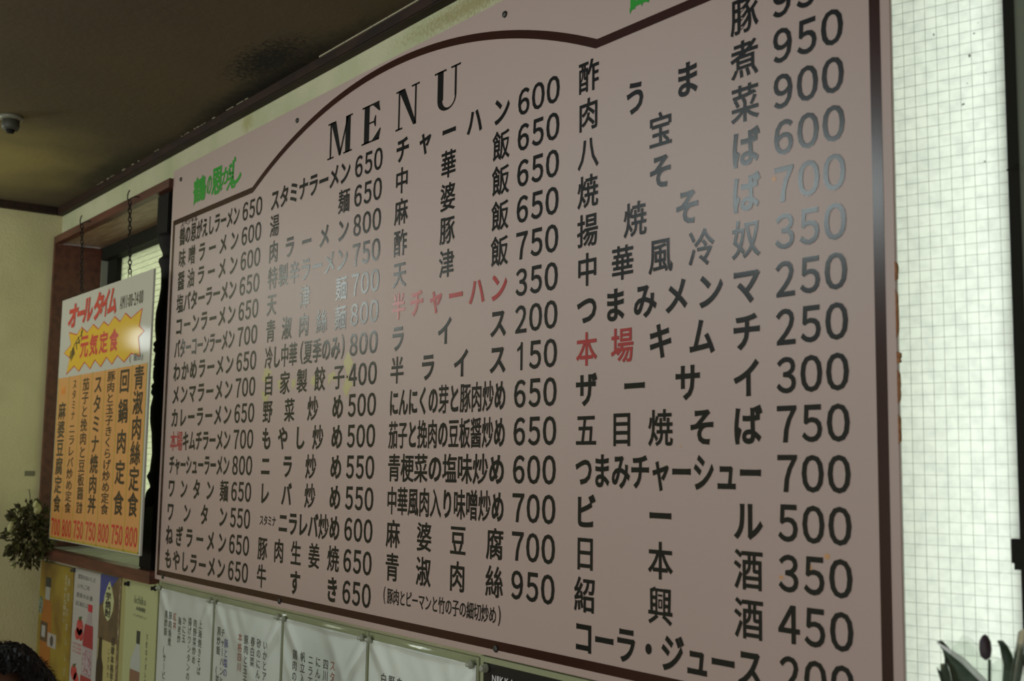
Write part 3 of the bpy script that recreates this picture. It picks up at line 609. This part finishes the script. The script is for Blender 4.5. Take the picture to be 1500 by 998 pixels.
menus = [
 (-2.672, -2.354, [(-2.421, 1.271, '上海焼きそば', 0), (-2.450, 1.271, '肉野菜炒め', 0), (-2.479, 1.271, '揚げワンタンの', 0), (-2.511, 1.270, 'かに玉', 0), (-2.538, 1.266, '海老炒', 0), (-2.567, 1.272, '紅丼', 1), (-2.593, 1.272, '豚肉角煮', 0), (-2.619, 1.272, '黒酢豚 (サービス)', 0)]),
 (-2.354, -2.034, [(-2.104, 1.268, 'いかとアスパラ', 0), (-2.132, 1.268, '砂のにんにく', 0), (-2.160, 1.268, '春白菜', 0), (-2.190, 1.268, '豚肉と玉子', 0), (-2.219, 1.269, '本格四川', 1), (-2.285, 1.249, '豚と塩の', 2), (-2.303, 1.268, 'チャーハンと', 0), (-2.323, 1.269, '黒炒飯 (並)', 0)]),
 (-2.034, -1.719, [(-1.836, 1.267, 'スタミナ', 1), (-1.861, 1.266, '四川風麺', 0), (-1.889, 1.266, 'にんにく', 0), (-1.917, 1.266, 'ニラ玉子', 0), (-1.948, 1.267, '帆立入り', 0), (-1.979, 1.267, '鶏肉のカシュー', 0)]),
 (-1.719, -1.404, [(-1.532, 1.268, '本日', 0), (-1.616, 1.270, '白身', 0), (-1.640, 1.270, '野菜', 0), (-1.665, 1.270, '白飯', 0)]),
]
pos = ['beside the pale green poster', 'second from the pale green poster', 'third from the pale green poster', 'next to the black poster']
for mi_, (x0, x1, cs) in enumerate(menus):
    r = empty('menu_sheet', ((x0+x1)/2, PYF, .88)); tag(r, 'white menu sheet in a clear sleeve, '+pos[mi_], 'menu', 'white menu sheets below the board')
    boxes('sleeve_back', [(x0+.001, x1-.001, PYF+.003, WY-.0003, .875, 1.3285)], m_sleeveedge, r)
    boxes('paper', [(x0+.006, x1-.005, PYF+.001, PYF+.0029, .88, 1.3175)], m_paper, r)
    for c_, mm in ((0, m_mink), (1, m_mred), (2, m_mblue)):
        ik = Ink(PYF+.0007)
        for (cx, zt, t, cc) in cs:
            if cc == c_: ik.col(t, cx, zt, zt-.0192*len(t), .0200, .0190, .012)
        if ik.n:
            o = ik.build('dish_list', mm, r)
            if c_: o['label'] = ('red', 'blue')[c_-1]+' lettering'
    # wrinkled film
    NX, NZ = 44, 90; V = []; Fc = []; rng = random.Random(mi_+3)
    folds = [(rng.uniform(x0, x1), rng.uniform(1.22, 1.32), rng.uniform(-1.2, 1.2), rng.uniform(.010, .022), rng.uniform(.0008, .0022)) for _ in range(7)]
    folds += [(x0+.03, 1.30, .9, .014, .004), (x1-.03, 1.29, -.9, .014, .004)]
    for j in range(NZ+1):
        for i in range(NX+1):
            x = x0+(x1-x0)*i/NX; zt = 1.3290+.0015*math.cos(2*math.pi*(x-x0)/(x1-x0)); z = .88+(zt-.88)*(1-(1-j/NZ)**1.8)
            y = PYF-.0015-.0022*math.sin(math.pi*i/NX)*math.exp(-((z-1.33)/.05)**2)-(.0022+.0016*math.sin(9*(x-x0)/(x1-x0)+mi_))*math.exp(-((z-1.3215)/.0050)**2)
            for (fx, fz, sl, wd, am) in folds:
                d = (x-fx)+sl*(z-fz); y -= am*math.exp(-(d/wd)**2)*math.exp(-((z-fz)/.045)**2)
            V.append((x, min(y, PYF-.0008), z))
    for j in range(NZ):
        for i in range(NX): a = j*(NX+1)+i; Fc.append((a, a+1, a+NX+2, a+NX+1))
    mk('film', V, Fc, m_film, r, True)
    for px_ in (x0+.012, x1-.012): lathe('clear_pin', [(.0065, .0), (.0065, -.003), (.0035, -.005), (.0030, -.009)], mat('clear_plastic', (.30, .32, .24), .2), r, 12, axis='Y', cx=px_, cy=PYF-.002, cz=1.318)
    kids(r)
bk = poster('whisky_poster', -1.389, -1.02, ZB0, 1.3250, q('poster_black', (.012, .011, .009)), 'black whisky poster under the right part of the menu board')
boxes('edge_strip', [(-1.398, -1.020, PYF+.001, WY-.0003, ZB0, 1.3330)], m_sleeveedge, bk)
ik = Ink(PYF-.0006); xx = -1.367
for ch in 'NIKKA WHISKY':
    if ch != ' ':
        wd = .004 if ch == 'I' else .0125 if ch == 'W' else .0095; ik.fit(ch, xx, xx+wd, 1.3005, 1.3105, .02); xx += wd+.0022
    else: xx += .007
ik.build('lettering', q('print_white', (.5, .5, .48)), bk)
pin(bk, -1.380, 1.318, mat('clear_pin', (.25, .26, .2), .2)); kids(bk)

# ================================================================== SMALL THINGS
# ceiling sensor
cs = empty('ceiling_sensor', (-2.72, -.368, CZ)); tag(cs, 'small round dark sensor with a pale rim on the stained ceiling', 'sensor')
lathe('rim', [(.026, 0), (.026, -.006), (.021, -.009)], mat('sensor_rim', (.17, .17, .12), .5), cs, 24, cx=-2.72, cy=-.368, cz=CZ)
lathe('housing', [(.0185, -.006), (.019, -.024), (.0165, -.031)], mat('sensor_body', (.05, .05, .035), .6), cs, 24, cx=-2.72, cy=-.368, cz=CZ)
lathe('foot', [(.010, -.031), (.008, -.038)], m_black, cs, 16, cx=-2.72, cy=-.368, cz=CZ); kids(cs)
# tape scrap on the left wall
tag(boxes('tape_scrap', [(XL, XL+.0012, -.055, -.026, 1.560, 1.575)], mat('old_tape', (.15, .14, .08), .7)), 'small brown tape scrap stuck on the left wall near the window', 'tape')
# dried bouquet hanging in the corner
dr = empty('dried_bouquet', (-3.56, -.075, 1.50)); tag(dr, 'olive dried bouquet with pale buds hanging in the corner left of the sign', 'dried flowers')
m_dry = mat('dry_leaf', (.075, .075, .022), .8, .2, noise=(40, (.030, .026, .012), .4, .6)); m_bud = mat('pale_bud', (.36, .36, .16), .7)
rng = random.Random(11); V = []; Fc = []
cx0, cy0, cz0 = -3.512, -.062, 1.397
stems = []
for k in range(620):
    while True:
        a = Vector((rng.uniform(-1, 1), rng.uniform(-1, 1), rng.uniform(-1, 1)))
        if a.length < 1: break
    c = Vector((cx0+a.x*.060, cy0+a.y*.066, cz0+a.z*.092))
    d = (a+Vector((rng.uniform(-.7, .7), rng.uniform(-.7, .7), rng.uniform(-.9, .5)))).normalized(); sd = d.cross(Vector((rng.uniform(-1, 1), rng.uniform(-1, 1), rng.uniform(-1, 1)))).normalized(); nn = d.cross(sd)
    l = rng.uniform(.012, .028); w_ = l*.28; b = len(V)
    V += [c, c+d*l*.4+sd*w_+nn*w_*.5, c+d*l*.45, c+d*l*.4-sd*w_+nn*w_*.5, c+d*l+nn*l*rng.uniform(-.3, .3)]
    Fc += [(b, b+1, b+2), (b, b+2, b+3), (b+1, b+4, b+2), (b+2, b+4, b+3)]
    if k % 9 == 0: stems.append((c, Vector((-3.585, -.05, 1.47))))
V = [Vector((min(max(v.x, XL+.002), -3.425), min(v.y, WY-.004), v.z)) for v in V]
tag(mk('leaves', V, Fc, m_dry, dr), kind='stuff')
V = []; Fc = []
for (a, b_) in stems:
    d = (b_-a); s1 = d.cross(Vector((0, 0, 1))).normalized()*.0011; s2 = d.cross(s1).normalized()*.0011; k = len(V)
    V += [a+s1, a-s1*.5+s2, a-s1*.5-s2, b_+s1, b_-s1*.5+s2, b_-s1*.5-s2]; Fc += [(k, k+1, k+4, k+3), (k+1, k+2, k+5, k+4), (k+2, k, k+3, k+5)]
V = [Vector((max(v.x, XL+.002), min(v.y, WY-.004), v.z)) for v in V]
tag(mk('stems', V, Fc, mat('dry_stem', (.07, .055, .025), .8), dr), kind='stuff')
for (bx, by, bz, br_) in ((-3.535, -.125, 1.415, .0095), (-3.528, -.125, 1.425, .007), (-3.500, -.065, 1.470, .011), (-3.495, -.072, 1.482, .008), (-3.560, -.105, 1.310, .007), (-3.57, -.10, 1.465, .006), (-3.545, -.12, 1.395, .006)):
    me = bpy.data.meshes.new('bud'); bm = bmesh.new(); bmesh.ops.create_icosphere(bm, subdivisions=2, radius=br_)
    for v in bm.verts: v.co.z *= 1.35; v.co *= 1+rng.uniform(-.12, .12); v.co += Vector((min(bx+.042, -3.435), by+.004, bz))
    bm.to_mesh(me); bm.free(); link('bud', me, m_bud, dr)
tube('hanging_wire', [(-3.585, -.05, 1.468), (-3.60, -.045, 1.50), (-3.636, -.04, 1.52)], .0012, m_steel, dr, 6)
kids(dr)

# cellophane-wrapped flower on the right window sill
fl = empty('wrapped_flower', (-.575, -.062, 1.2)); tag(fl, 'cellophane-wrapped flower with dark green leaf and purple bud before the wired glass', 'flower')
m_gleaf = mat('green_leaf', (.035, .06, .035), .5, .3, noise=(60, (.08, .12, .09), .45, .65)); m_purple = mat('purple_bud', (.035, .018, .030), .6)
def leaf(name, pts, mtl, bend=.006):
    """pts: centre line [(x,y,z,halfwidth)]; a curved blade with thickness"""
    V = []; Fc = []
    for i, (x, y, z, hw) in enumerate(pts):
        V += [(x-hw, y+bend, z), (x, y, z), (x+hw, y+bend, z), (x+hw, y+bend+.0012, z), (x, y+.0012, z), (x-hw, y+bend+.0012, z)]
    for i in range(len(pts)-1):
        for k in range(6): Fc.append((i*6+k, i*6+(k+1) % 6, (i+1)*6+(k+1) % 6, (i+1)*6+k))
    Fc += [tuple(range(6)), tuple((len(pts)-1)*6+k for k in range(6))[::-1]]
    return mk(name, V, Fc, mtl, fl, True)
leaf('leaf', [(-.6150, -.060, 1.4540, .0006), (-.6110, -.060, 1.4480, .0035), (-.6040, -.060, 1.4400, .0075), (-.5950, -.060, 1.4300, .0125), (-.5880, -.060, 1.4170, .0170), (-.5820, -.060, 1.395, .0180), (-.575, -.060, 1.33, .009), (-.572, -.06, 1.26, .002)], m_gleaf)
leaf('leaf', [(-.5640, -.050, 1.4600, .0010), (-.5620, -.050, 1.4560, .0035), (-.5595, -.050, 1.4490, .0050), (-.5575, -.050, 1.4400, .0050), (-.560, -.050, 1.420, .0040), (-.564, -.050, 1.36, .003)], m_gleaf)
lathe('bud', [(.0008, 1.4440), (.0042, 1.4470), (.0052, 1.453), (.0046, 1.4600), (.0025, 1.4640), (.0008, 1.4655)], m_purple, fl, 14, cx=-.5690, cy=-.060)
tube('stem', [(-.5655, -.060, 1.445), (-.567, -.060, 1.40), (-.570, -.060, 1.30), (-.572, -.06, 1.215)], .0014, m_gleaf, fl, 6)
m_cello = film_mat(); m_cello.name = 'cellophane'; m_cello.node_tree.nodes['Glossy BSDF'].inputs['Roughness'].default_value = .25
m_cello.node_tree.nodes['Transparent BSDF'].inputs[0].default_value = (.86, .89, .86, 1)
V = []; Fc = []; NS = 40; rng = random.Random(5)
tops = [1.452+.012*math.sin(3*t*2*math.pi/NS)+rng.uniform(-.003, .003) for t in range(NS)]
for j, (rad, f_) in enumerate(((.008, 0), (.012, .35), (.022, .7), (.032, .9), (.038, 1.0))):
    for k in range(NS):
        t = 2*math.pi*k/NS; rj = rad*(1+.10*math.sin(7*t)+.06*math.sin(13*t+1)); z = 1.22+(tops[k]-1.22)*f_+.008*math.cos(t)*f_
        V.append((-.572+rj*math.cos(t), -.060+rj*.72*math.sin(t), z))
for j in range(4):
    for k in range(NS): Fc.append((j*NS+k, j*NS+(k+1) % NS, (j+1)*NS+(k+1) % NS, (j+1)*NS+k))
mk('cellophane', V, Fc, m_cello, fl, True)
# white paper edge of the wrapper
V = [(-.6150, -.0625, 1.4545), (-.6130, -.0625, 1.4520), (-.5900, -.0625, 1.4385), (-.5660, -.0625, 1.4200), (-.5660, -.0625, 1.4270), (-.5890, -.0625, 1.4440)]
V2 = [(x, y+.0008, z) for x, y, z in V]
mk('paper_edge', V+V2, [(0, 1, 2, 5), (5, 2, 3, 4), (6, 11, 8, 7), (11, 10, 9, 8), (0, 6, 7, 1), (1, 7, 8, 2), (2, 8, 9, 3), (3, 9, 10, 4), (4, 10, 11, 5), (5, 11, 6, 0)], mat('wrap_paper', (.62, .66, .64), .5), fl)
lathe('holder', [(.016, 1.1801), (.018, 1.19), (.013, 1.215), (.012, 1.235)], mat('holder_dark', (.05, .06, .05), .4), fl, 20, cx=-.572, cy=-.055)
kids(fl)
tag(boxes('window_ledge', [(-.72, -.42, -.085, WY, 1.160, 1.180)], m_red, bevel=.002), 'narrow reddish wooden ledge below the wired-glass sash', 'ledge')

# ================================================================== PERSON (bottom left, only the hair and brow in view)
PX_, PY_ = -1.855, -.546
HZ = 1.205
person = empty('person', (PX_, PY_-.05, 0)); tag(person, 'seated person with short black hair, head at the lower left corner', 'person')
m_skin = mat('skin', (.20, .105, .07), .55, .3); m_hair = mat('black_hair', (.006, .005, .005), .55, .3); m_shirt = mat('dark_shirt', (.03, .035, .045), .85); m_pants = mat('dark_trousers', (.02, .02, .025), .85); m_shoe = mat('shoe', (.015, .013, .012), .5)
face = Vector((.62, -.785, 0)).normalized(); side = Vector((-face.y, face.x, 0))   # side = person's left
def LW(a, b, c): return Vector((PX_, PY_, HZ))+side*a+face*b+Vector((0, 0, c))
bm = bmesh.new(); bmesh.ops.create_uvsphere(bm, u_segments=48, v_segments=36, radius=1)
for v in bm.verts:
    x, y, z = v.co; sx, sy, sz = .074, .095, .115
    if z < 0: sx *= 1-.30*(-z)**1.5; sy *= 1-.12*(-z)
    a, b, c = x*sx, y*sy, z*sz
    if y > 0:
        b += .020*math.exp(-((a/.011)**2+((c+.020)/.020)**2)); b += .008*math.exp(-((a/.008)**2+((c-.005)/.022)**2))      # nose
        for e in (-1, 1): b -= .010*math.exp(-(((a-e*.031)/.014)**2+((c-.004)/.011)**2))                                     # eye sockets
        b += .005*math.exp(-((a/.020)**2+((c+.055)/.006)**2)) - .004*math.exp(-((a/.022)**2+((c+.048)/.003)**2)); b += .006*math.exp(-((a/.02)**2+((c+.088)/.014)**2))
        b += .004*math.exp(-(((abs(a)-.030)/.018)**2+((c-.022)/.007)**2))
    v.co = LW(a, b, c)
for p in bm.faces: p.smooth = True
me = bpy.data.meshes.new('head'); bm.to_mesh(me); bm.free(); head = link('head', me, m_skin, person)
for e in (-1, 1):
    bm = bmesh.new(); bmesh.ops.create_uvsphere(bm, u_segments=16, v_segments=10, radius=.0115)
    for v in bm.verts: v.co += LW(e*.031, .080, .004)
    me = bpy.data.meshes.new('eye'); bm.to_mesh(me); bm.free(); link('eye', me, mat('eye', (.25, .24, .22), .2), head)
    bm = bmesh.new(); bmesh.ops.create_uvsphere(bm, u_segments=16, v_segments=12, radius=1)
    for v in bm.verts:
        x, y, z = v.co; v.co = LW(e*(.074+x*.008+.006*abs(y)), y*.018-.005, z*.031-.005)
    for p in bm.faces: p.smooth = True
    me = bpy.data.meshes.new('ear'); bm.to_mesh(me); bm.free(); link('ear', me, m_skin, head)
# hair: shell with tousled strands
bm = bmesh.new(); bmesh.ops.create_uvsphere(bm, u_segments=72, v_segments=48, radius=1)
rng = random.Random(2)
dele = []
for v in bm.verts:
    x, y, z = v.co.copy(); lim = (.80 if y > .25 else -.10 if y > -.2 else -.55) if True else 0
    if z < lim-.06: dele.append(v)
    k = 1+rng.uniform(-.02, .045)+.03*math.sin(9*x+4*z)*math.cos(8*y)
    v.co = LW(x*.088*k, y*.110*k-.006, z*.127*k)
bmesh.ops.delete(bm, geom=dele, context='VERTS')
me = bpy.data.meshes.new('hair'); bm.to_mesh(me); bm.free(); hair = link('hair', me, m_hair, person)
V = []; Fc = []
for k in range(7000):
    th = rng.uniform(0, 2*math.pi); zz = rng.uniform(-.5, 1); rad = math.sqrt(max(0, 1-zz*zz)); x, y = rad*math.cos(th), rad*math.sin(th)
    if zz < (.76 if y > .25 else -.12 if y > -.2 else -.6): continue
    p = LW(x*.091, y*.113-.006, zz*.131); nrm = (p-LW(0, 0, 0)).normalized(); t = (nrm.cross(Vector((rng.uniform(-1, 1), rng.uniform(-1, 1), rng.uniform(-.3, .3)))).normalized()+nrm*rng.uniform(.15, .6)+Vector((0, 0, -.3))).normalized()
    s_ = nrm.cross(t).normalized()*.0005; l = rng.uniform(.010, .020); b = len(V); V += [p-s_, p+s_, p+t*l*.6+s_*.7, p+t*l*.6-s_*.7, p+t*l-nrm*l*.1]; Fc += [(b, b+1, b+2, b+3), (b+3, b+2, b+4)]
tag(mk('hair_strand', V, Fc, m_hair, hair), kind='stuff')
def skinned(name, J, E_, material, parent, sub=2):
    me = bpy.data.meshes.new(name); me.from_pydata([j[0] for j in J], E_, []); o = link(name, me, material, parent)
    md = o.modifiers.new('s', 'SKIN'); sk = me.skin_vertices[0].data
    for i, j in enumerate(J): sk[i].radius = (j[1], j[2] if len(j) > 2 else j[1])
    sk[0].use_root = True
    s2 = o.modifiers.new('u', 'SUBSURF'); s2.levels = sub; s2.render_levels = sub
    dg = bpy.context.evaluated_depsgraph_get(); m2 = bpy.data.meshes.new_from_object(o.evaluated_get(dg))
    o.modifiers.clear(); o.data = m2
    if not m2.materials: m2.materials.append(material)
    for p in m2.polygons: p.use_smooth = True
    return o
J = []; E_ = []
def jn(a, b, c, r, r2=None, par=None):
    J.append((LW(a, b, c-0), r, r2 if r2 else r))
    if par is not None: E_.append((par, len(J)-1))
    return len(J)-1
pel = jn(0, -.05, -.72, .13, .11); wa = jn(0, -.06, -.58, .125, .10, pel); chs = jn(0, -.055, -.38, .14, .11, wa); up = jn(0, -.045, -.24, .10, .085, chs)
for e in (-1, 1):
    s1 = jn(e*.165, -.05, -.25, .055, .055, up); el = jn(e*.20, .03, -.50, .043, .043, s1); wr = jn(e*.12, .26, -.53, .029, .029, el)
body = skinned('shirt', J, E_, m_shirt, person)
J = []; E_ = []
pel = jn(0, -.05, -.76, .13, .11)
for e in (-1, 1):
    hp = jn(e*.09, -.03, -.76, .085, .085, pel); kn = jn(e*.12, .38, -.74, .062, .062, hp); an = jn(e*.12, .36, -1.14, .045, .045, kn)
skinned('trousers', J, E_, m_pants, person)
J = [(LW(0, -.02, -.17), .052, .052), (LW(0, -.035, -.26), .058, .058)]; skinned('neck', J + [(LW(0, 0, -.09), .05, .05)], [(0, 1), (0, 2)], m_skin, person)
for e in (-1, 1):
    J = [(LW(e*.118, .27, -.53), .024, .018), (LW(e*.105, .345, -.535), .036, .014)]; E_ = [(0, 1)]
    skinned('hand', J, E_, m_skin, person)
    for f in range(4):
        o_ = (f-1.5)*.017; l = (.030, .034, .032, .025)[f]
        skinned('finger', [(LW(e*.105+o_, .345, -.535), .0088), (LW(e*.105+o_, .345+.035, -.532), .0084), (LW(e*.105+o_, .38+l, -.543), .0075), (LW(e*.105+o_, .38+l*1.7, -.560), .006)], [(0, 1), (1, 2), (2, 3)], m_skin, person, 1)
    skinned('thumb', [(LW(e*.085, .30, -.535), .011), (LW(e*.060, .335, -.54), .009), (LW(e*.052, .365, -.55), .0075)], [(0, 1), (1, 2)], m_skin, person, 1)
    skinned('shoe', [(LW(e*.12, .34, -1.188), .042, .040), (LW(e*.12, .44, -1.197), .042, .032), (LW(e*.12, .50, -1.202), .030, .026)], [(0, 1), (1, 2)], m_shoe, person)
kids(person)
st = empty('stool', (PX_, PY_+.03, 0)); tag(st, 'round dark stool under the seated person', 'stool')
lathe('seat', [(.14, .20), (.155, .215), (.155, .24), (.14, .25)], m_red, st, 32, cx=PX_, cy=PY_+.03)
for k in range(4):
    t = math.pi/4+k*math.pi/2; tube('leg', [(PX_+.11*math.cos(t), PY_+.03+.11*math.sin(t), .215), (PX_+.16*math.cos(t), PY_+.03+.16*math.sin(t), .0)], .012, m_steel, st, 8)
kids(st)
